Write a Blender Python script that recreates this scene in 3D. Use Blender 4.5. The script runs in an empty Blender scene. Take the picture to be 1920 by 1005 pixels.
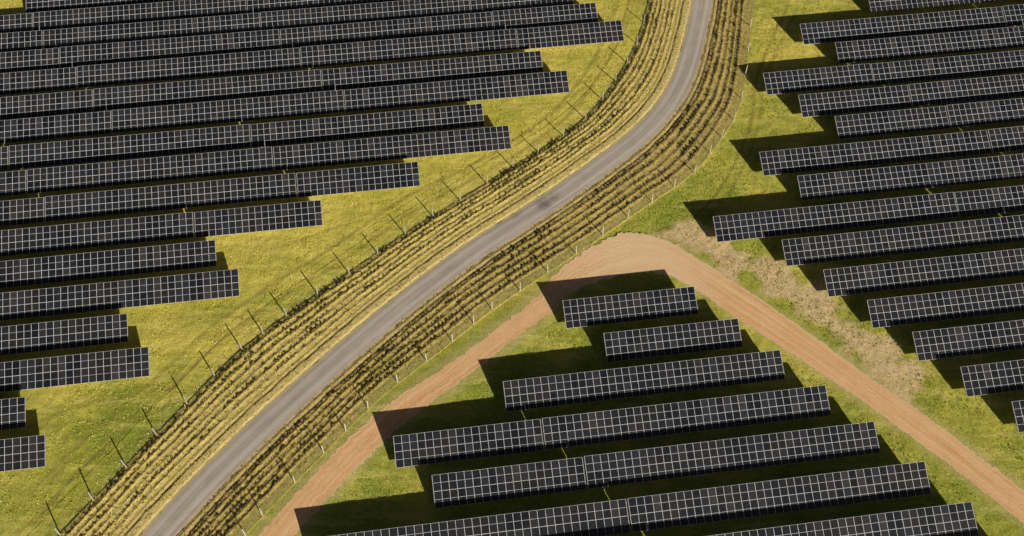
import bpy, math, random
import numpy as np
from mathutils import Vector, Matrix
random.seed(7)
rng = np.random.default_rng(7)
sc = bpy.context.scene
COL = sc.collection

# ------------------------------------------------------------------ camera
F = 1867.0; CH = 131.0; PITCH = math.atan(2371.0/F)
CAM = Vector((0, 0, CH))
cd = bpy.data.cameras.new("camera"); cam = bpy.data.objects.new("camera", cd); COL.objects.link(cam)
cam.location = CAM; cam.rotation_euler = (math.pi/2-PITCH, 0, 0)
cd.sensor_width = 36; cd.lens = 36*F/1920; cd.clip_end = 8000; cd.clip_start = 1
sc.camera = cam
sp, cp = math.sin(PITCH), math.cos(PITCH)

def G(u, v, z=0.0):
    """survey point (measured on the aerial photo) -> site coordinates at height z"""
    x = u-960.0; y = -(v-502.5)
    d = (x, y*sp+F*cp, y*cp-F*sp)
    k = (z-CH)/d[2]
    return Vector((d[0]*k, d[1]*k, z))

# ------------------------------------------------------------------ world / sun
SUN_EL = math.radians(21.5); SUN_AZ = math.radians(35)
sv = Vector((math.sin(SUN_AZ)*math.cos(SUN_EL), -math.cos(SUN_AZ)*math.cos(SUN_EL), math.sin(SUN_EL)))
w = bpy.data.worlds.new("World"); sc.world = w; w.use_nodes = True
nt = w.node_tree; nt.nodes.clear()
sky = nt.nodes.new("ShaderNodeTexSky"); sky.sky_type = 'NISHITA'; sky.sun_disc = False
sky.sun_elevation = SUN_EL; sky.sun_rotation = math.pi-SUN_AZ
sky.dust_density = 2.0; sky.air_density = .8
tint = nt.nodes.new("ShaderNodeMix"); tint.data_type = 'RGBA'; tint.blend_type = 'MULTIPLY'; tint.inputs[0].default_value = 1
tint.inputs[7].default_value = (.52, .46, .40, 1)
bg = nt.nodes.new("ShaderNodeBackground"); bg.inputs[1].default_value = 0.05
ow = nt.nodes.new("ShaderNodeOutputWorld")
nt.links.new(sky.outputs[0], tint.inputs[6]); nt.links.new(tint.outputs[2], bg.inputs[0]); nt.links.new(bg.outputs[0], ow.inputs[0])
ld = bpy.data.lights.new("sun", 'SUN'); ld.energy = 5.0; ld.angle = math.radians(0.5); ld.color = (1, 0.94, 0.82)
lo = bpy.data.objects.new("sun", ld); COL.objects.link(lo); lo.rotation_euler = sv.to_track_quat('Z', 'Y').to_euler()
lo.location = (60, -60, 150)
sc.view_settings.view_transform = 'Standard'; sc.view_settings.look = 'None'; sc.view_settings.exposure = 0

# ------------------------------------------------------------------ node helpers
class M:
    def __init__(s, name):
        s.m = bpy.data.materials.new(name); s.m.use_nodes = True
        s.t = s.m.node_tree; s.b = s.t.nodes["Principled BSDF"]
        s.pos = s.t.nodes.new("ShaderNodeNewGeometry").outputs["Position"]
    def n(s, k): return s.t.nodes.new(k)
    def l(s, a, b):
        s.t.links.new(a, b)
    def setin(s, sock, v):
        if isinstance(v, bpy.types.NodeSocket): s.l(v, sock)
        else: sock.default_value = v
    def noise(s, scale, detail=4, rough=0.55, vec=None, dist=0.0):
        n = s.n("ShaderNodeTexNoise"); n.inputs["Scale"].default_value = scale
        n.inputs["Detail"].default_value = detail; n.inputs["Roughness"].default_value = rough
        n.inputs["Distortion"].default_value = dist
        s.l(vec if vec is not None else s.pos, n.inputs["Vector"]); return n.outputs["Fac"]
    def rng(s, v, a, b, c=0.0, d=1.0):
        n = s.n("ShaderNodeMapRange"); s.setin(n.inputs[0], v)
        n.inputs[1].default_value = a; n.inputs[2].default_value = b; n.inputs[3].default_value = c; n.inputs[4].default_value = d
        return n.outputs[0]
    def mix(s, f, a, b, mode='MIX'):
        n = s.n("ShaderNodeMix"); n.data_type = 'RGBA'; n.blend_type = mode
        s.setin(n.inputs[0], f)
        for i, c in ((6, a), (7, b)):
            if isinstance(c, tuple) and len(c) == 3: c = (*c, 1)
            s.setin(n.inputs[i], c)
        return n.outputs[2]
    def math(s, op, a, b=0.0):
        n = s.n("ShaderNodeMath"); n.operation = op; s.setin(n.inputs[0], a); s.setin(n.inputs[1], b); return n.outputs[0]
    def attr(s, name):
        n = s.n("ShaderNodeAttribute"); n.attribute_name = name; return n.outputs["Color"]
    def sep(s, c):
        n = s.n("ShaderNodeSeparateColor"); s.l(c, n.inputs[0]); return n.outputs
    def stretch(s, vec, sc3, rot=0.0):
        n = s.n("ShaderNodeMapping"); s.l(vec, n.inputs[0]); n.inputs["Rotation"].default_value = (0, 0, rot); n.inputs["Scale"].default_value = sc3
        return n.outputs[0]
    def fin(s, col, rough=0.9, bump=None, strength=0.6, dist=0.1, spec=0.2):
        s.setin(s.b.inputs["Base Color"], (*col, 1) if isinstance(col, tuple) and len(col) == 3 else col)
        s.setin(s.b.inputs["Roughness"], rough)
        s.b.inputs["Specular IOR Level"].default_value = spec
        if bump is not None:
            n = s.n("ShaderNodeBump"); n.inputs["Strength"].default_value = strength; n.inputs["Distance"].default_value = dist
            s.l(bump, n.inputs["Height"]); s.l(n.outputs[0], s.b.inputs["Normal"])
        return s.m

# ------------------------------------------------------------------ numpy helpers
def vnoise(x, y, seed=0):
    x = np.asarray(x, float); y = np.asarray(y, float)
    xi = np.floor(x).astype(np.int64); yi = np.floor(y).astype(np.int64); fx = x-xi; fy = y-yi
    fx = fx*fx*(3-2*fx); fy = fy*fy*(3-2*fy)
    def h(a, b):
        n = (a*374761393+b*668265263+seed*982451653) & 0x7fffffff
        n = ((n ^ (n >> 13))*1274126177) & 0x7fffffff
        return ((n ^ (n >> 16)) & 0xffff)/65535.0
    return (h(xi, yi)*(1-fx)+h(xi+1, yi)*fx)*(1-fy)+(h(xi, yi+1)*(1-fx)+h(xi+1, yi+1)*fx)*fy
def hsh(a, b, seed): return vnoise(np.floor(a), np.floor(b), seed)
def fbm(x, y, seed=0, o=4):
    r = 0; a = 0.5
    for i in range(o):
        r = r+a*vnoise(x*2**i, y*2**i, seed+i*17); a *= .5
    return r
def spline(pts, step):
    P = [np.array(p, float) for p in pts]
    P = [2*P[0]-P[1]]+P+[2*P[-1]-P[-2]]
    out = []
    for i in range(1, len(P)-2):
        a, b, c, d = P[i-1:i+3]
        for t in np.linspace(0, 1, 24, endpoint=False):
            out.append(.5*((2*b)+(c-a)*t+(2*a-5*b+4*c-d)*t*t+(3*b-a-3*c+d)*t**3))
    out.append(P[-2]); out = np.array(out)
    L = np.concatenate([[0], np.cumsum(np.hypot(*np.diff(out, axis=0).T))])
    n = max(2, int(L[-1]/step)); s = np.linspace(0, L[-1], n)
    return np.stack([np.interp(s, L, out[:, 0]), np.interp(s, L, out[:, 1])], 1), s
def smooth(a, k):
    ker = np.ones(k)/k
    pad = np.pad(a, (k//2, k-1-k//2), mode='edge'); return np.convolve(pad, ker, 'valid')
def pix(lst): return [tuple(G(*p)[:2]) for p in lst]
def dist_poly(X, Y, P):
    best = np.full(X.shape, 1e9)
    for i in range(len(P)-1):
        ax, ay = P[i]; bx, by = P[i+1]; dx, dy = bx-ax, by-ay; L2 = dx*dx+dy*dy+1e-9
        t = np.clip(((X-ax)*dx+(Y-ay)*dy)/L2, 0, 1)
        best = np.minimum(best, np.hypot(X-ax-t*dx, Y-ay-t*dy))
    return best
def sstep(a, b, x):
    t = np.clip((x-a)/(b-a), 0, 1); return t*t*(3-2*t)
def grid_mesh(name, X, Y, Z, mat, cols=None, uv=None, smoothf=True):
    ny, nx = X.shape
    me = bpy.data.meshes.new(name)
    co = np.stack([X, Y, Z], -1).reshape(-1, 3)
    idx = np.arange(nx*ny).reshape(ny, nx)
    q = np.stack([idx[:-1, :-1], idx[:-1, 1:], idx[1:, 1:], idx[1:, :-1]], -1).reshape(-1, 4)
    a, b, c = co[q[0, 0]], co[q[0, 1]], co[q[0, 2]]
    if np.cross(b-a, c-a)[2] < 0: q = q[:, ::-1]
    me.vertices.add(len(co)); me.vertices.foreach_set("co", co.ravel())
    me.loops.add(q.size); me.loops.foreach_set("vertex_index", q.ravel().astype(np.int32))
    me.polygons.add(len(q)); me.polygons.foreach_set("loop_start", np.arange(0, q.size, 4, dtype=np.int32))
    me.polygons.foreach_set("use_smooth", np.full(len(q), smoothf))
    me.update(calc_edges=True)
    if cols is not None:
        at = me.color_attributes.new("mask", 'FLOAT_COLOR', 'POINT')
        at.data.foreach_set("color", np.concatenate([cols.reshape(-1, 3), np.ones((len(co), 1))], 1).ravel())
    if uv is not None:
        ul = me.uv_layers.new(name="UVMap"); u2 = uv.reshape(-1, 2)[q.ravel()]
        ul.data.foreach_set("uv", u2.ravel())
    me.materials.append(mat)
    ob = bpy.data.objects.new(name, me); COL.objects.link(ob); return ob

# ------------------------------------------------------------------ site survey lines
ROAD = pix([(215, 1100), (255, 1052), (298, 1003), (360, 935), (428, 865), (502, 793), (580, 722), (660, 652), (740, 585), (820, 522), (902, 463), (985, 410), (1060, 360), (1130, 310),
            (1185, 268), (1232, 222), (1265, 178), (1287, 130), (1301, 80), (1311, 35), (1317, 0), (1324, -60), (1330, -130)])
FENL_PX = [(-5, 1130), (55, 1066), (113, 1003), (175, 938), (237, 876), (293, 815), (351, 758), (402, 704), (453, 654), (493, 625), (537, 592), (596, 552), (655, 513), (708, 475), (760, 439), (812, 406), (863, 376), (913, 344),
           (962, 314), (1009, 285), (1056, 255), (1098, 222), (1130, 187), (1154, 152), (1176, 117), (1194, 82), (1207, 42), (1217, 0), (1225, -45), (1232, -95)]
FENR_PX = [(370, 1100), (413, 1050), (460, 1003), (492, 966), (553, 905), (607, 849), (648, 808), (690, 765), (745, 717), (800, 677), (848, 640), (888, 606), (922, 580), (975, 545), (1027, 510), (1080, 476), (1130, 441), (1177, 408),
           (1222, 379), (1264, 350), (1302, 325), (1331, 287), (1353, 258), (1376, 225), (1390, 185), (1397, 140), (1402, 95), (1407, 50), (1411, 0), (1415, -50), (1419, -100)]
FENL = pix(FENL_PX); FENR = pix(FENR_PX)
PO = pix([(420, 1080), (487, 1003), (545, 937), (607, 868), (668, 808), (700, 780), (762, 735), (830, 690), (893, 645), (952, 600), (1005, 558), (1035, 522), (1075, 486), (1122, 455), (1185, 435), (1250, 450), (1310, 485), (1370, 524), (1440, 570), (1530, 634), (1615, 695), (1700, 754), (1780, 812), (1850, 865), (1920, 922), (1990, 980), (2080, 1060)])
PI = pix([(485, 1080), (555, 1003), (600, 950), (660, 886), (715, 835), (765, 788), (830, 740), (885, 697), (940, 655), (990, 617), (1035, 585), (1068, 552), (1115, 530), (1180, 513), (1243, 515), (1298, 540), (1352, 577), (1415, 620), (1485, 664), (1560, 714), (1640, 768), (1720, 828), (1800, 888), (1865, 938), (1920, 984), (1990, 1045), (2060, 1110)])
RC, RS = spline(ROAD, 0.2)
def pair_spline(A, B, k=26):
    def dense(P):
        P = [np.array(p, float) for p in P]; P = [2*P[0]-P[1]]+P+[2*P[-1]-P[-2]]; out = []
        for i in range(1, len(P)-2):
            a, b, c, d = P[i-1:i+3]
            for t in np.linspace(0, 1, k, endpoint=False):
                out.append(.5*((2*b)+(c-a)*t+(2*a-5*b+4*c-d)*t*t+(3*b-a-3*c+d)*t**3))
        out.append(P[-2]); return np.array(out)
    return dense(A), dense(B)
PA, PB = pair_spline(PO, PI)

# ------------------------------------------------------------------ ground sheet
STEP = .4
xs = np.concatenate([[-4000, -1500, -500, -250], np.arange(-130, 130.1, STEP), [250, 500, 1500, 4000]])
ys = np.concatenate([[-4000, -1500, -300, 0], np.arange(50, 220.1, STEP), [400, 800, 1600, 4000]])
X, Y = np.meshgrid(xs, ys)
mid = (PA+PB)/2
dpath = dist_poly(X, Y, mid[::10])
gr = pix([(1300, 450), (1370, 480), (1440, 520), (1500, 560), (1560, 605), (1620, 655), (1690, 715)])
dgr = dist_poly(X, Y, gr)
nz = fbm(X*.25, Y*.25, 3); nz2 = fbm(X*.9, Y*.9, 9); nz3 = fbm(X*.07, Y*.07, 31)
soil = 1.15*sstep(5.5, 1.0, dgr+(nz-.47)*12)+0.4*sstep(4.6, 2.0, dpath+(nz2-.47)*3.5)
soil = np.clip(soil*(0.35+1.3*nz2), 0, 1)
tr = np.zeros_like(X)
def track(p, wd, st):
    global tr
    P, _ = spline(pix(p), 1.5)
    d = dist_poly(X, Y, P)
    tr = np.maximum(tr, st*sstep(wd, wd*.3, d)*(0.4+nz2))
track([(1478, 10), (1445, 80), (1418, 150), (1410, 220), (1385, 290), (1350, 355), (1290, 415), (1230, 432)], .5, .75)
track([(1495, 15), (1462, 85), (1433, 155), (1424, 225), (1400, 298), (1362, 368), (1310, 425)], .5, .5)
track([(20, 960), (120, 860), (200, 790), (300, 700), (400, 610), (500, 540), (620, 465), (760, 370), (900, 300), (1010, 230), (1080, 160), (1130, 80), (1160, 0)], .55, .65)
track([(60, 985), (145, 885), (230, 810), (325, 720), (425, 630), (525, 560), (645, 485), (780, 392), (920, 318), (1030, 245), (1100, 175), (1150, 90), (1180, 0)], .55, .65)
track([(50, 800), (150, 760), (280, 735), (360, 690)], .5, .6)
track([(300, 600), (400, 590), (520, 600), (560, 560)], .45, .55)
track([(470, 480), (560, 450), (650, 420), (760, 400)], .5, .5)
track([(90, 905), (180, 800), (300, 770), (330, 720)], .5, .55)
fr = np.array(FENR)
right = sstep(-4, 4, X-np.interp(Y, fr[:, 1], fr[:, 0]))
near = sstep(105, 72, Y)
topr = sstep(135, 165, Y)*right
centre = sstep(128, 112, Y)*right
green = 0.14+0.36*right-.25*topr+.22*centre+0.9*(nz-.47)+1.1*(nz3-.47)+.40*near*(1-right)
cols = np.stack([soil, np.clip(green, 0, 1), np.clip(tr, 0, 1)], -1)
core = (np.abs(X) < 128) & (Y > 52) & (Y < 218)
GZ = np.where(core, -.16*fbm(X*.55, Y*.55, 77, 3)-.10*vnoise(X*1.9, Y*1.9, 5), 0)*sstep(1.5, 5.5, dpath)
g = M("grass_ground")
at = g.sep(g.attr("mask"))
n1 = g.noise(0.06, 5, .6); n2 = g.noise(0.55, 7, .72); n3 = g.noise(4.0, 6, .8); n4 = g.noise(0.22, 5, .65, vec=g.stretch(g.pos, (0.35, 2.6, 1), math.radians(-38)), dist=.3)
n5 = g.noise(0.16, 5, .7, dist=.6)
gcol = g.mix(g.rng(g.math('ADD', n2, g.math('MULTIPLY', n1, .8)), .70, 1.05), (0.64, 0.56, 0.065), (0.92, 0.75, 0.16))
gcol = g.mix(g.rng(g.math('ADD', at[1], g.math('MULTIPLY', g.math('SUBTRACT', n2, .5), 1.6)), .0, .85), gcol, (0.27, 0.345, 0.03))
gcol = g.mix(g.rng(n5, .52, .68, 0, .4), gcol, (0.46, 0.36, 0.08))
gcol = g.mix(g.rng(n4, .46, .66, 0, .4), gcol, (0.38, 0.37, 0.05))
gcol = g.mix(g.rng(n4, .48, .32, 0, .5), gcol, (0.95, 0.79, 0.24))
gcol = g.mix(g.rng(n3, .32, .50, .55, 0), gcol, (0.16, 0.155, 0.02))
gcol = g.mix(g.rng(n3, .50, .70, 0, .6), gcol, (0.98, 0.84, 0.30))
gcol = g.mix(g.math('MULTIPLY', at[2], .8), gcol, (0.26, 0.20, 0.055))
scol = g.mix(g.rng(g.noise(3.5, 5, .7), .35, .65), (0.58, 0.40, 0.18), (0.96, 0.74, 0.42))
gcol = g.mix(g.rng(g.math('ADD', at[0], g.math('MULTIPLY', g.math('SUBTRACT', n3, .5), .7)), .10, .80), gcol, scol)
bumph = g.math('ADD', g.math('MULTIPLY', n3, .6), g.math('MULTIPLY', n2, 1.0))
g_m = g.fin(gcol, .95, bumph, .65, .18, spec=.1)
gob = grid_mesh("ground", X, Y, GZ, g_m, cols)
gob["kind"] = "structure"; gob["label"] = "rough yellow green grass around the solar arrays"

# ------------------------------------------------------------------ road
T = np.gradient(RC, axis=0); T /= np.linalg.norm(T, axis=1)[:, None]
T = np.stack([smooth(T[:, 0], 15), smooth(T[:, 1], 15)], 1); T /= np.linalg.norm(T, axis=1)[:, None]
NL = np.stack([-T[:, 1], T[:, 0]], 1)
HW = 2.35
tt = np.linspace(-1, 1, 13)
jl = HW+0.45*(fbm(RS*.5, RS*0+3, 5)-.47)*2; jr = HW+0.45*(fbm(RS*.5, RS*0+9, 6)-.47)*2
off = np.where(tt[None] > 0, tt[None]*jl[:, None], tt[None]*jr[:, None])
RX = RC[:, 0:1]+NL[:, 0:1]*off; RY = RC[:, 1:2]+NL[:, 1:2]*off
RZ = 0.06+0.05*(1-np.abs(tt[None])**2)*np.ones_like(off)
uv = np.stack([np.repeat(RS[:, None], 13, 1), off], -1)
r = M("worn_asphalt")
uvn = r.n("ShaderNodeUVMap"); sx = r.n("ShaderNodeSeparateXYZ"); r.l(uvn.outputs[0], sx.inputs[0])
across = sx.outputs[1]; ab = r.math('ABSOLUTE', across)
long_n = r.noise(1.0, 5, .65, vec=r.stretch(uvn.outputs[0], (0.04, 2.6, 1)))
a1 = r.noise(.25, 5, .65); a2 = r.noise(7, 5, .8); a3 = r.noise(1.1, 5, .7)
c = r.mix(r.rng(a1, .35, .65), (0.52, 0.44, 0.375), (0.64, 0.55, 0.475))
c = r.mix(r.rng(long_n, .44, .60, 0, .65), c, (0.38, 0.315, 0.27))
wt = r.math('ABSOLUTE', r.math('SUBTRACT', ab, 1.0))
c = r.mix(r.rng(wt, .0, .55, .55, 0), c, (0.80, 0.70, 0.61))
c = r.mix(r.rng(a2, .42, .68, 0, .35), c, (0.25, 0.205, 0.175))
c = r.mix(r.rng(a3, .60, .70, 0, .4), c, (0.27, 0.225, 0.19))
for (pu, pv, r0, st) in ((1020, 383, 1.0, .6), (962, 400, .7, .45), (1038, 370, .5, .45)):
    dp = G(pu, pv, .1); vm = r.n("ShaderNodeVectorMath"); vm.operation = 'DISTANCE'; r.l(r.pos, vm.inputs[0]); vm.inputs[1].default_value = dp
    dm = r.math('ADD', vm.outputs["Value"], r.math('MULTIPLY', r.math('SUBTRACT', r.noise(2.5, 5, .8), .5), 5))
    c = r.mix(r.rng(dm, r0-.4, r0+.8, st, 0), c, (0.12, 0.10, 0.09))
edge = r.math('ADD', ab, r.math('MULTIPLY', r.noise(1.4, 6, .75), 1.1))
c = r.mix(r.rng(edge, 2.25, 2.75, 0, .85), c, (0.66, 0.52, 0.24))
r_m = r.fin(c, .85, a2, .3, .02, spec=.3)
road = grid_mesh("road", RX, RY, RZ, r_m, uv=uv); road["kind"] = "structure"; road["label"] = "narrow curving grey asphalt lane with worn surface"

# ------------------------------------------------------------------ dirt path
k = 17; s_ = np.linspace(0, 1, k)[None, :, None]
jx = np.arange(len(PA))
jit = ((fbm(jx*.16, jx*0, 11)-.47)*.8+(fbm(jx*.7, jx*0, 13)-.47)*.9)[:, None]
dirn = PA-PB; dirn /= np.linalg.norm(dirn, axis=1)[:, None]
A2 = PA+dirn*jit; B2 = PB-dirn*np.roll(jit, 37, 0)
PG = A2[:, None]*(1-s_)+B2[:, None]*s_
L = np.concatenate([[0], np.cumsum(np.hypot(*np.diff((PA+PB)/2, axis=0).T))])
uv = np.stack([np.repeat(L[:, None], k, 1), np.repeat(s_[:, :, 0], len(PA), 0)], -1)
d = M("orange_dirt")
uvn = d.n("ShaderNodeUVMap"); sx = d.n("ShaderNodeSeparateXYZ"); d.l(uvn.outputs[0], sx.inputs[0])
v_ = sx.outputs[1]
ruts = d.noise(1.0, 6, .7, vec=d.stretch(uvn.outputs[0], (0.045, 12, 1)), dist=.4)
e = d.math('ABSOLUTE', d.math('SUBTRACT', v_, .5))
b1 = d.noise(.35, 6, .7); b2 = d.noise(5, 6, .85); b3 = d.noise(1.6, 6, .8)
c = d.mix(d.rng(b1, .35, .66), (0.84, 0.42, 0.165), (0.95, 0.54, 0.24))
c = d.mix(d.rng(ruts, .47, .60, 0, .55), c, (0.99, 0.70, 0.40))
c = d.mix(d.rng(ruts, .46, .34, 0, .55), c, (0.60, 0.285, 0.115))
c = d.mix(d.rng(b2, .45, .70, 0, .5), c, (0.99, 0.76, 0.48))
c = d.mix(d.rng(b2, .46, .30, 0, .45), c, (0.55, 0.27, 0.115))
lane = d.math('ABSOLUTE', d.math('SUBTRACT', e, .20))
c = d.mix(d.math('MULTIPLY', d.rng(lane, .0, .07, .6, 0), d.rng(b3, .35, .6)), c, (0.99, 0.76, 0.47))
# palest where vehicles swing round the bend
bp = G(1200, 475); vm = d.n("ShaderNodeVectorMath"); vm.operation = 'DISTANCE'; d.l(d.pos, vm.inputs[0]); vm.inputs[1].default_value = bp
c = d.mix(d.rng(d.math('ADD', vm.outputs["Value"], d.math('MULTIPLY', b3, 12)), 10, 24, .55, 0), c, (0.98, 0.74, 0.48))
ee = d.math('ADD', e, d.math('MULTIPLY', d.math('SUBTRACT', b3, .5), .28))
c = d.mix(d.rng(ee, .42, .49, 0, .8), c, (0.90, 0.72, 0.46))
c = d.mix(d.math('MULTIPLY', d.rng(ee, .46, .52), d.rng(b2, .40, .52)), c, (0.42, 0.38, 0.07))
hb = d.math('ADD', ruts, d.math('MULTIPLY', b2, .6))
d_m = d.fin(c, .95, hb, .5, .12, spec=.1)
po = grid_mesh("dirt_path", PG[..., 0], PG[..., 1], np.full(PG.shape[:2], .012), d_m, uv=uv); po["kind"] = "structure"; po["label"] = "orange dirt service track with wheel ruts"

# ------------------------------------------------------------------ planted verges
def ray_w(side, fence):
    Fp = np.array(fence); W = np.full(len(RC), np.nan)
    D = NL*side
    for i in range(len(RC)):
        p = RC[i]; dd = D[i]
        a = Fp[:-1]; b = Fp[1:]-a; q = a-p
        den = dd[0]*b[:, 1]-dd[1]*b[:, 0]
        t = (q[:, 0]*b[:, 1]-q[:, 1]*b[:, 0])/den; u = (q[:, 0]*dd[1]-q[:, 1]*dd[0])/den
        ok = (t > 1) & (t < 40) & (u >= 0) & (u <= 1)
        if ok.any(): W[i] = t[ok].min()
    idx = np.arange(len(W)); ok = ~np.isnan(W)
    W = np.interp(idx, idx[ok], W[ok]); return smooth(W, 51)
tuft_pts = []
def verge(side, fence, name, label, rw, seed, soilbias):
    nr = len(rw)
    W = ray_w(side, fence)
    nt_ = 130
    t = np.linspace(0, 1, nt_)[None]
    inner = HW-.1
    O = inner+(W[:, None]+0.2-inner)*t
    Xv = RC[:, 0:1]+NL[:, 0:1]*O*side; Yv = RC[:, 1:2]+NL[:, 1:2]*O*side
    din = O-inner; dout = (W[:, None]+.2)-O
    S = np.repeat(RS[:, None], nt_, 1)
    st = 2.7 if side > 0 else 1.5
    endg = .5 if side > 0 else 1.3
    band = W[:, None]-endg-inner-st
    ph = (din-st)/np.maximum(band, 1)*nr
    wob = (fbm(S*.15, S*0+seed, seed)-.47)*.3+(fbm(S*.5, ph*.5, seed+1)-.47)*.28
    ph2 = ph+wob
    row = np.floor(ph2)
    wrow = np.array(rw)[np.clip(row, 0, nr-1).astype(int)]
    inb = sstep(-.05, .2, ph)*sstep(nr+.05, nr-.25, ph)
    big = fbm(Xv*.12, Yv*.12, seed+14); md = fbm(Xv*.6, Yv*.6, seed+15)
    amp = wrow*(.7+.6*sstep(.3, .65, md))*(.8+.4*sstep(.35, .6, big))
    cr_ = (0.5-0.5*np.cos(2*np.pi*ph2))
    furrow = (1-cr_)**2
    sp_ = .80
    sj = S/sp_+row*.37+(vnoise(S*.8, row*3.1, seed+9)-.5)*1.1
    pid = np.floor(sj); pf = sj-pid-.5
    pr = hsh(pid, row*7, seed+3)
    plant = np.exp(-(pf/(.20+.18*pr))**2)*(.35+.65*pr)*(pr > .13)
    gap = sstep(.2, .42, vnoise(S*.22+row*5.3, row*3.3, seed+8))
    clump = plant*(.4+.6*gap)*np.clip(amp, 0, 1.3)
    fine = vnoise(S*5, ph2*6, seed+5)
    H = inb*(cr_**3*(.27*clump+.06*fine*amp+.05*amp)+.04*cr_*amp)
    ditch = np.exp(-((din-(1.75 if side > 0 else 1.05)-.25*(fbm(S*.3, S*0, seed+6)-.47))/.2)**2)
    ditch2 = np.exp(-((din-2.5)/.16)**2)*(.6 if side > 0 else 0)
    H = H-0.12*ditch*(.4+vnoise(S*.5, S*0, seed+2))-.06*ditch2
    H = H+.13*sstep(.0, .5, din)*sstep(0, 1.6, dout)+.10*(fbm(Xv*1.5, Yv*1.5, seed)-.4)*sstep(0, .5, dout)
    Z = .015+np.maximum(H, -0.005)+(1-sstep(0, .3, din))*.035
    Z[:, -1] = -.25
    cr = np.clip(inb*cr_**2*(.38+.25*md+.15*soilbias)*amp+(ditch*.9+ditch2*.6)*(.4+1.2*md), 0, 1)
    cg = np.clip(inb*cr_**2*clump*1.0+1.0*(big-.45)+.55*sstep(endg+.9, endg-.2, dout)*(1 if side < 0 else .7), 0, 1)
    cb = np.clip(0.65*sstep(3.2, .3, din)+inb*furrow*.75+.5*(fine-.4)+.5*(md-.5)+inb*(.5-wrow)*.8-.7*sstep(endg+.6, 0, dout), 0, 1)
    ob = grid_mesh(name, Xv, Yv, Z, verge_m[side], np.stack([cr, cg, cb], -1))
    ob["kind"] = "structure"; ob["label"] = label
    N = 130000
    ii = rng.integers(0, len(RS), N); jj = rng.integers(0, nt_, N)
    keep = rng.random(N) < (.05+.95*(inb*cr_**3*clump)[ii, jj])
    ii = ii[keep]; jj = jj[keep]
    vis = (Yv[ii, jj] > 55) & (Yv[ii, jj] < 215)
    ii = ii[vis]; jj = jj[vis]
    tuft_pts.append(np.stack([Xv[ii, jj], Yv[ii, jj], Z[ii, jj], (inb*cr_**2*clump)[ii, jj], np.full(len(ii), side)], 1)+np.concatenate([rng.normal(0, .04, (len(ii), 2)), np.zeros((len(ii), 3))], 1))
    return W
verge_m = {}
for side in (1, -1):
    m = M("planted_verge_soil_and_grass"); at = m.sep(m.attr("mask"))
    q1 = m.noise(1.0, 6, .75); q2 = m.noise(5, 6, .85)
    if side > 0: base = m.mix(m.rng(q1, .35, .65), (0.58, 0.46, 0.11), (0.82, 0.64, 0.23))
    else: base = m.mix(m.rng(q1, .35, .65), (0.46, 0.355, 0.09), (0.68, 0.52, 0.18))
    c = m.mix(m.math('MULTIPLY', at[1], .8), base, (0.22, 0.245, 0.035))
    c = m.mix(m.math('MULTIPLY', at[2], .65), c, (0.94, 0.76, 0.34) if side > 0 else (0.84, 0.66, 0.30))
    c = m.mix(m.rng(m.math('ADD', at[0], m.math('MULTIPLY', m.math('SUBTRACT', q2, .5), .8)), .10, .8, 0, .9), c, (0.185, 0.12, 0.048) if side > 0 else (0.14, 0.088, 0.038))
    c = m.mix(m.rng(q2, .34, .52, .55, 0), c, (0.12, 0.09, 0.025))
    c = m.mix(m.rng(q2, .53, .72, 0, .45), c, (0.90, 0.74, 0.38))
    verge_m[side] = m.fin(c, .95, q2, .65, .09, spec=.1)
verge(1, FENL, "verge", "strip of rough planted ridges and dry grass beside the lane", [.6, 1, .45, 1, .85, 1], 21, .4)
verge(-1, FENR, "verge.001", "strip of brown planted ridges between the lane and fence", [1, 1, .7, 1, 1], 42, 1.0)

TP = np.concatenate(tuft_pts)
def tufts(name, TP, h0, h1, w_, cols_fn, label, B=4, sd_=.09):
    n_ = len(TP)
    vs = np.zeros((n_, B, 3, 3)); cl = np.zeros((n_, B, 3, 4)); cl[..., 3] = 1
    base = cols_fn(TP, n_)
    for b in range(B):
        a = rng.random(n_)*2*np.pi; h = h0+(h1-h0)*rng.random(n_); ww = w_*(.6+.8*rng.random(n_))
        ox = rng.normal(0, sd_, n_); oy = rng.normal(0, sd_, n_)
        bx, by, bz = TP[:, 0]+ox, TP[:, 1]+oy, TP[:, 2]-.02
        vs[:, b, 0] = np.stack([bx-np.cos(a)*ww, by-np.sin(a)*ww, bz], 1)
        vs[:, b, 1] = np.stack([bx+np.cos(a)*ww, by+np.sin(a)*ww, bz], 1)
        lean = rng.normal(0, .12, (n_, 2))
        vs[:, b, 2] = np.stack([bx+lean[:, 0], by+lean[:, 1], bz+h], 1)
        cl[:, b, :, :3] = (base*(.8+.4*rng.random(n_))[:, None])[:, None, :]
    me = bpy.data.meshes.new(name); co = vs.reshape(-1, 3); nv = len(co)
    me.vertices.add(nv); me.vertices.foreach_set("co", co.ravel()); me.loops.add(nv); me.loops.foreach_set("vertex_index", np.arange(nv, dtype=np.int32))
    me.polygons.add(nv//3); me.polygons.foreach_set("loop_start", np.arange(0, nv, 3, dtype=np.int32)); me.update(calc_edges=True)
    ca = me.color_attributes.new("mask", 'FLOAT_COLOR', 'POINT'); ca.data.foreach_set("color", cl.reshape(-1))
    m = M(name+"_blades"); m.fin(m.attr("mask"), .9, spec=.15); me.materials.append(m.m)
    ob = bpy.data.objects.new(name, me); COL.objects.link(ob); ob["kind"] = "stuff"; ob["label"] = label; return ob
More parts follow.
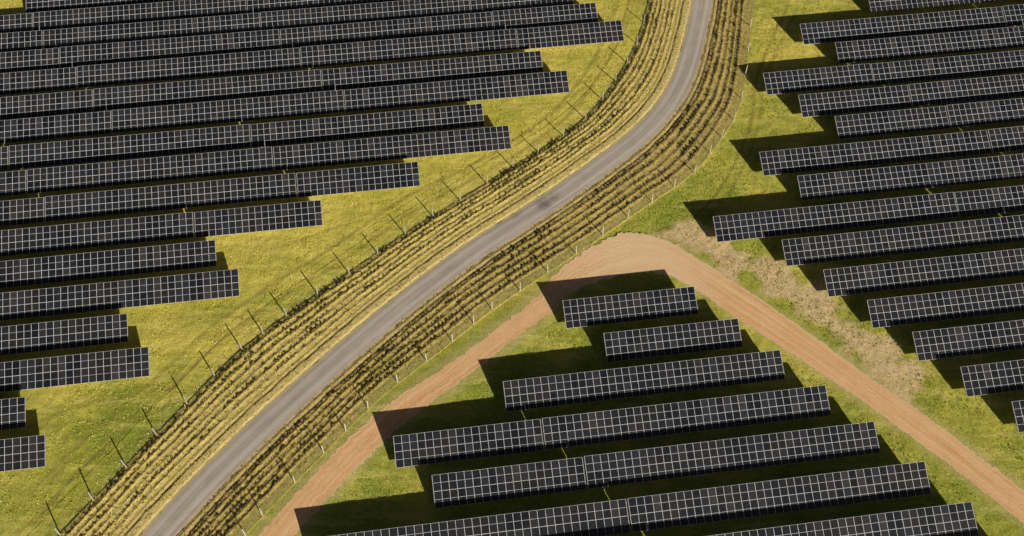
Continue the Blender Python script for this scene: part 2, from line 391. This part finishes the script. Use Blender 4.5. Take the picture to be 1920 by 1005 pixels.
def cf(TP, n_):
    pal = np.array([(.70, .56, .22), (.46, .36, .11), (.20, .23, .035), (.28, .27, .05), (.20, .13, .05)])
    palr = np.array([(.56, .42, .17), (.34, .24, .08), (.17, .18, .03), (.23, .19, .05), (.16, .10, .04)])
    i1 = rng.choice(5, n_, p=[.5, .25, .1, .1, .05]); i2 = rng.choice(5, n_, p=[.08, .20, .32, .25, .15])
    i = np.where(TP[:, 3] > .15, i2, i1); r_ = (.8+.4*rng.random(n_))[:, None]
    return np.where(TP[:, 4:5] > 0, pal[i], palr[i])*r_
tufts("verge_plants", TP, .08, .30, .045, cf, "dry grass and young plants on the verge ridges", sd_=.05)
N = 120000
gx = rng.uniform(-118, 118, N); gy = rng.uniform(58, 212, N)
vis = np.abs(gx) < (gy*.62+45)
gx = gx[vis]; gy = gy[vis]
dl = gx-np.interp(gy, np.array(FENL)[:, 1], np.array(FENL)[:, 0]); dr = gx-np.interp(gy, fr[:, 1], fr[:, 0])
dens = fbm(gx*.3, gy*.3, 61)
kk = ((dl < -.3) | (dr > .3)) & (dist_poly(gx, gy, mid[::10]) > 3.6) & (rng.random(len(gx)) < sstep(.3, .6, dens)+.15)
gx = gx[kk]; gy = gy[kk]
GP = np.stack([gx, gy, np.full(len(gx), -.1), np.zeros(len(gx)), (gx-np.interp(gy, fr[:, 1], fr[:, 0]) < 0).astype(float)], 1)
def cg_(TP, n_):
    pal = np.array([(.86, .70, .22), (.66, .57, .09), (.40, .43, .045), (.50, .48, .06)])
    palr = np.array([(.62, .55, .13), (.46, .46, .06), (.23, .29, .03), (.31, .35, .035)])
    i = rng.choice(4, n_, p=[.25, .3, .25, .2]); return np.where(TP[:, 4:5] > 0, pal[i], palr[i])
tufts("grass_tussocks", GP, .12, .28, .05, cg_, "rough grass tussocks across the fields", B=3)

# ------------------------------------------------------------------ solar tables
TILT = math.radians(25); MH = 2.27; GAPM = .02; LT = 2*MH+GAPM
PW = 1.13; ZLOW = .8; ZTOP = ZLOW+LT*math.sin(TILT)
al = math.atan(math.hypot(F, 2371)/22657.)
RD = Vector((math.cos(al), math.sin(al), 0)); ND = Vector((-math.sin(al), math.cos(al), 0))
ct, st_ = math.cos(TILT), math.sin(TILT)
a = M("aluminium_module_frame"); fr_m = a.fin(a.mix(a.rng(a.noise(3, 3), .4, .6), (0.72, 0.73, 0.76), (0.85, 0.86, 0.88)), .5, spec=.4)
a = M("dull_end_trim"); tr_m = a.fin(a.mix(a.rng(a.noise(3, 3), .4, .6), (0.26, 0.26, 0.27), (0.36, 0.36, 0.37)), .5, spec=.4)
cmat = M("dark_glass_cells")
uvn = cmat.n("ShaderNodeUVMap")
br = cmat.n("ShaderNodeTexBrick"); br.offset = 0; br.inputs["Scale"].default_value = 1; br.inputs["Brick Width"].default_value = .182; br.inputs["Row Height"].default_value = .182
br.inputs["Mortar Size"].default_value = .006; br.inputs["Color1"].default_value = (0, 0, 0, 1); br.inputs["Color2"].default_value = (0, 0, 0, 1); br.inputs["Mortar"].default_value = (1, 1, 1, 1)
cmat.l(uvn.outputs[0], br.inputs["Vector"])
rv = cmat.sep(cmat.attr("mask"))
base = cmat.mix(rv[0], (0.004, 0.005, 0.009), (0.024, 0.025, 0.032))
base = cmat.mix(rv[1], base, (0.045, 0.043, 0.046))
base = cmat.mix(br.outputs["Color"], base, (0.055, 0.055, 0.060))
dirt = cmat.noise(.12, 4, .6)
base = cmat.mix(cmat.rng(dirt, .42, .68, 0, .5), base, (0.034, 0.032, 0.033))
cell_m = cmat.fin(base, .25, spec=.5)
sm = M("galvanised_steel"); st_m = sm.fin(sm.mix(sm.rng(sm.noise(4, 3), .4, .6), (0.20, 0.20, 0.19), (0.30, 0.29, 0.28)), .5, spec=.5); sm.b.inputs["Metallic"].default_value = .6

def mesh_from(name, V, Fc, mats, mi, col=None, uv=None):
    me = bpy.data.meshes.new(name); me.from_pydata(V, [], Fc)
    for m in mats: me.materials.append(m)
    me.polygons.foreach_set("material_index", mi)
    if col is not None:
        ca = me.color_attributes.new("mask", 'FLOAT_COLOR', 'CORNER')
        arr = []
        for p in me.polygons:
            arr += list(col[p.index])*p.loop_total
        ca.data.foreach_set("color", arr)
    if uv is not None:
        ul = me.uv_layers.new(name="UVMap"); arr = []
        for p in me.polygons:
            for li in p.loop_indices: arr += list(uv[me.loops[li].vertex_index])
        ul.data.foreach_set("uv", arr)
    me.update(); return me
def box(V, Fc, c, ax, ay, az):
    i = len(V); c = Vector(c)
    for sx_, sy_, sz_ in ((-1, -1, -1), (1, -1, -1), (1, 1, -1), (-1, 1, -1), (-1, -1, 1), (1, -1, 1), (1, 1, 1), (-1, 1, 1)):
        V.append(tuple(c+sx_*ax+sy_*ay+sz_*az))
    for f in ((0, 3, 2, 1), (4, 5, 6, 7), (0, 1, 5, 4), (1, 2, 6, 5), (2, 3, 7, 6), (3, 0, 4, 7)): Fc.append(tuple(i+q for q in f))
YU = Vector((0, ct, st_)); NU = Vector((0, -st_, ct)); XU = Vector((1, 0, 0))
def plane_pt(x, y, h):
    return Vector((x, -LT*ct/2, ZLOW))+YU*y+NU*h
def panel_mesh(ncol, seed):
    rnd = random.Random(seed); V = []; Fc = []; mi = []; col = []; uv = []
    def quad(x0, x1, y0, y1, h, m, c):
        i = len(V)
        for (x, y) in ((x0, y0), (x1, y0), (x1, y1), (x0, y1)):
            V.append(tuple(plane_pt(x, y, h))); uv.append((x-xa, y-ya))
        Fc.append((i, i+1, i+2, i+3)); mi.append(m); col.append(c)
    Wt = ncol*PW
    fw = .020
    for ci in range(ncol):
        for rj in range(2):
            x0 = -Wt/2+ci*PW+.006; x1 = x0+PW-.012; y0 = rj*(MH+GAPM); y1 = y0+MH
            xa, ya = x0+fw, y0+fw
            r1 = rnd.random()**1.5; r2 = 1.0*(rnd.random() < .09)
            c = (r1, r2*rnd.random(), 0, 1)
            tl = rnd.uniform(-.004, .004)
            i = len(V)
            for h in (-.02, .02):
                for (x, y) in ((x0, y0), (x1, y0), (x1, y1), (x0, y1)):
                    V.append(tuple(plane_pt(x, y, h))); uv.append((0, 0))
            for f in ((0, 3, 2, 1), (0, 1, 5, 4), (1, 2, 6, 5), (2, 3, 7, 6), (3, 0, 4, 7)):
                Fc.append(tuple(i+q for q in f)); mi.append(0); col.append(c)
            ym = (y0+y1)/2
            quad(x0, x1, y0, y0+fw, .02, 0, c); quad(x0, x1, y1-fw, y1, .02, 0, c)
            quad(x0, x0+fw, y0+fw, y1-fw, .02, 0, c); quad(x1-fw, x1, y0+fw, y1-fw, .02, 0, c)
            hl = .014
            quad(x0+fw, x1-fw, ym-hl, ym+hl, .02, 0, c)
            quad(x0+fw, x1-fw, y0+fw, ym-hl, .02+tl, 1, c); ya = ym+hl
            quad(x0+fw, x1-fw, ym+hl, y1-fw, .02+tl, 1, c)
    for sgn in (-1, 1):
        xe = sgn*(Wt/2+.028); n0 = len(Fc); nv0 = len(V)
        box(V, Fc, plane_pt(xe, LT/2, 0), XU*.025, YU*(LT/2), NU*.035)
        for _ in range(len(Fc)-n0): mi.append(2); col.append((0, 0, 0, 1))
        for _ in range(len(V)-nv0): uv.append((0, 0))
    return mesh_from("panel_surface", V, Fc, [fr_m, cell_m, tr_m], mi, col, uv)
def frame_mesh(ncol):
    V = []; Fc = []; Wt = ncol*PW
    for y in (.55, 1.75, 2.85, 4.0):
        box(V, Fc, plane_pt(0, y, -.055), XU*(Wt/2), YU*.03, NU*.03)
    npost = max(3, round(Wt/4.3)); Z = Vector((0, 0, 1)); Yv = Vector((0, 1, 0))
    for i in range(npost):
        x = -Wt/2+1.2+(Wt-2.4)*i/(npost-1)
        box(V, Fc, plane_pt(x, LT/2, -.13), XU*.03, YU*(LT/2-.25), NU*.04)
        for y in (1.0, 3.5):
            p = plane_pt(x, y, -.17); h = p.z/2
            box(V, Fc, (x, p.y, h-.15), XU*.05, Yv*.06, Z*(h+.15))
        a_ = plane_pt(x, 1.0, -.17); b_ = plane_pt(x, 3.5, -.17); a0 = Vector((x+.07, a_.y, .35)); b0 = Vector((x+.07, b_.y, b_.z-.15))
        dv = (b0-a0)/2; box(V, Fc, (a0+b0)/2, XU*.02, dv, dv.normalized().cross(XU)*.025)
    return mesh_from("support_frame", V, Fc, [st_m], [0]*len(Fc))
NCF, NCH = 38, 19
PM = {n_: [panel_mesh(n_, s*31+n_) for s in range(3)] for n_ in (NCF, NCH)}
FM = {n_: frame_mesh(n_) for n_ in (NCF, NCH)}
LAB = {NCF: "long tilted dark solar panel table with silver grid frames on grass", NCH: "short tilted dark solar panel table with silver grid frames on grass"}
cnt = 0
def add_table(center, ncol, dz):
    global cnt
    e = bpy.data.objects.new("solar_panel_table", None); COL.objects.link(e); e.empty_display_size = .5
    e.location = (center.x, center.y, dz); e.rotation_euler = (0, 0, al+random.uniform(-.0008, .0008))
    e["label"] = LAB[ncol]; e["category"] = "solar panel"; e["group"] = "rows of solar panel tables"
    for nm, me in (("panel_surface", PM[ncol][cnt % 3]), ("support_frame", FM[ncol])):
        o = bpy.data.objects.new(nm, me); COL.objects.link(o); o.parent = e
    cnt += 1
TG = .32
def row(u, v, seq, sg):
    p = G(u, v, ZTOP); dz = 0
    for j, k_ in enumerate(seq):
        nC = NCF if k_ == 'F' else NCH; Wt = nC*PW
        c = p+sg*RD*(Wt/2)-ND*(LT*ct/2); add_table(c, nC, dz); p = p+sg*RD*(Wt+TG)
        dz = random.choice((-1, 1))*random.uniform(.08, .14) if j % 2 == 0 else random.uniform(-.02, .02)
for u, v, s in [(1005, -88, 'HFF'), (1036, -55, 'HFFF'), (1071, -24, 'HFFF'), (1116, 5, 'HFFF'), (1164, 38, 'HFFF'), (1013, 95, 'FFF'), (1062, 132, 'FFF'), (903, 194, 'FFF'), (953, 235, 'FFF'),
                (783, 303, 'HFF'), (601, 375, 'HFF'), (403, 450, 'FF'), (446, 504, 'FF'), (238, 588, 'F'), (278, 650, 'F'), (47, 744, 'F'), (84, 815, 'F')]:
    row(u, v, s, -1)
for u, v, s in [(1690, -58, 'F'), (1626, -14, 'F'), (1500, 45, 'FF'), (1566, 80, 'FF'), (1431, 137, 'HF'), (1497, 178, 'HFH'), (1565, 218, 'HF'), (1424, 285, 'FF'), (1495, 330, 'FH'), (1337, 406, 'FF'),
                (1466, 450, 'FH'), (1544, 506, 'FH'), (1626, 563, 'F'), (1711, 623, 'F'), (1801, 688, 'F'), (1897, 753, 'H')]:
    row(u, v, s, 1)
for u, v, s in [(1301, 537, 'H'), (1383, 597, 'H'), (1462, 656, 'F'), (1547, 722, 'FH'), (1638, 790, 'FH'), (1733, 865, 'FF'), (1821, 941, 'FF'), (1915, 1022, 'FF')]:
    row(u, v, s, -1)

# ------------------------------------------------------------------ fences
def fence(name, pts, label, rad, lo_c, hi_c):
    pm = M("weathered_post"); post_m = pm.fin(pm.mix(pm.rng(pm.noise(6, 4), .35, .65), lo_c, hi_c), .8, spec=.2)
    V = []; Fc = []; n8 = 8
    prof = [(-.3, rad), (0, rad), (2.1, rad*.9), (2.26, rad*.6), (2.3, .0)]
    for z, r_ in prof[:-1]:
        for i in range(n8): V.append((r_*math.cos(i*math.tau/n8), r_*math.sin(i*math.tau/n8), z))
    for j in range(len(prof)-2):
        for i in range(n8): Fc.append((j*n8+i, j*n8+(i+1) % n8, (j+1)*n8+(i+1) % n8, (j+1)*n8+i))
    V.append((0, 0, 2.3)); t_ = len(V)-1; b_ = (len(prof)-2)*n8
    for i in range(n8): Fc.append((b_+i, b_+(i+1) % n8, t_))
    PMESH = mesh_from("post", V, Fc, [post_m], [0]*len(Fc))
    P = [Vector((p[0], p[1], 0)) for p in pts]
    e = bpy.data.objects.new(name, None); COL.objects.link(e); e.location = P[0]
    e["label"] = label; e["category"] = "fence"; e["group"] = "post and wire fences along the lane"
    for p in P:
        o = bpy.data.objects.new("post", PMESH); COL.objects.link(o); o.parent = e; o.location = p-P[0]
        o.rotation_euler = (random.uniform(-.04, .04), random.uniform(-.04, .04), random.random()*3); o.scale = (1, 1, random.uniform(.92, 1.06))
    V = []; Fc = []
    for a_, b_ in zip(P[:-1], P[1:]):
        dd = (b_-a_); L_ = dd.length; dn = dd.normalized(); sd = dn.cross(Vector((0, 0, 1)))
        for z, r_ in ((.15, .004), (.6, .004), (1.05, .004), (1.6, .014), (2.15, .008)):
            box(V, Fc, (a_+b_)/2-P[0]+Vector((0, 0, z))+sd*(rad+.02), dn*L_/2, sd*r_, Vector((0, 0, r_)))
        k_ = int(L_/1.2)
        for i in range(1, k_):
            box(V, Fc, a_-P[0]+dn*(i*L_/k_)+Vector((0, 0, 1.0))+sd*(rad+.035), dn*.003, sd*.003, Vector((0, 0, .9)))
    wm = M("fence_wire"); wire_m = wm.fin((0.24, 0.23, 0.17), .6, spec=.3)
    me = mesh_from("wire_mesh", V, Fc, [wire_m], [0]*len(Fc)); o = bpy.data.objects.new("wire_mesh", me); COL.objects.link(o); o.parent = e
fence("wire_fence", FENL, "tall wire fence with weathered posts along the grass field", .105, (.34, .31, .25), (.52, .48, .40))
fence("wire_fence.001", FENR, "tall wire fence with weathered posts along the planted verge", .09, (.48, .45, .38), (.66, .62, .54))
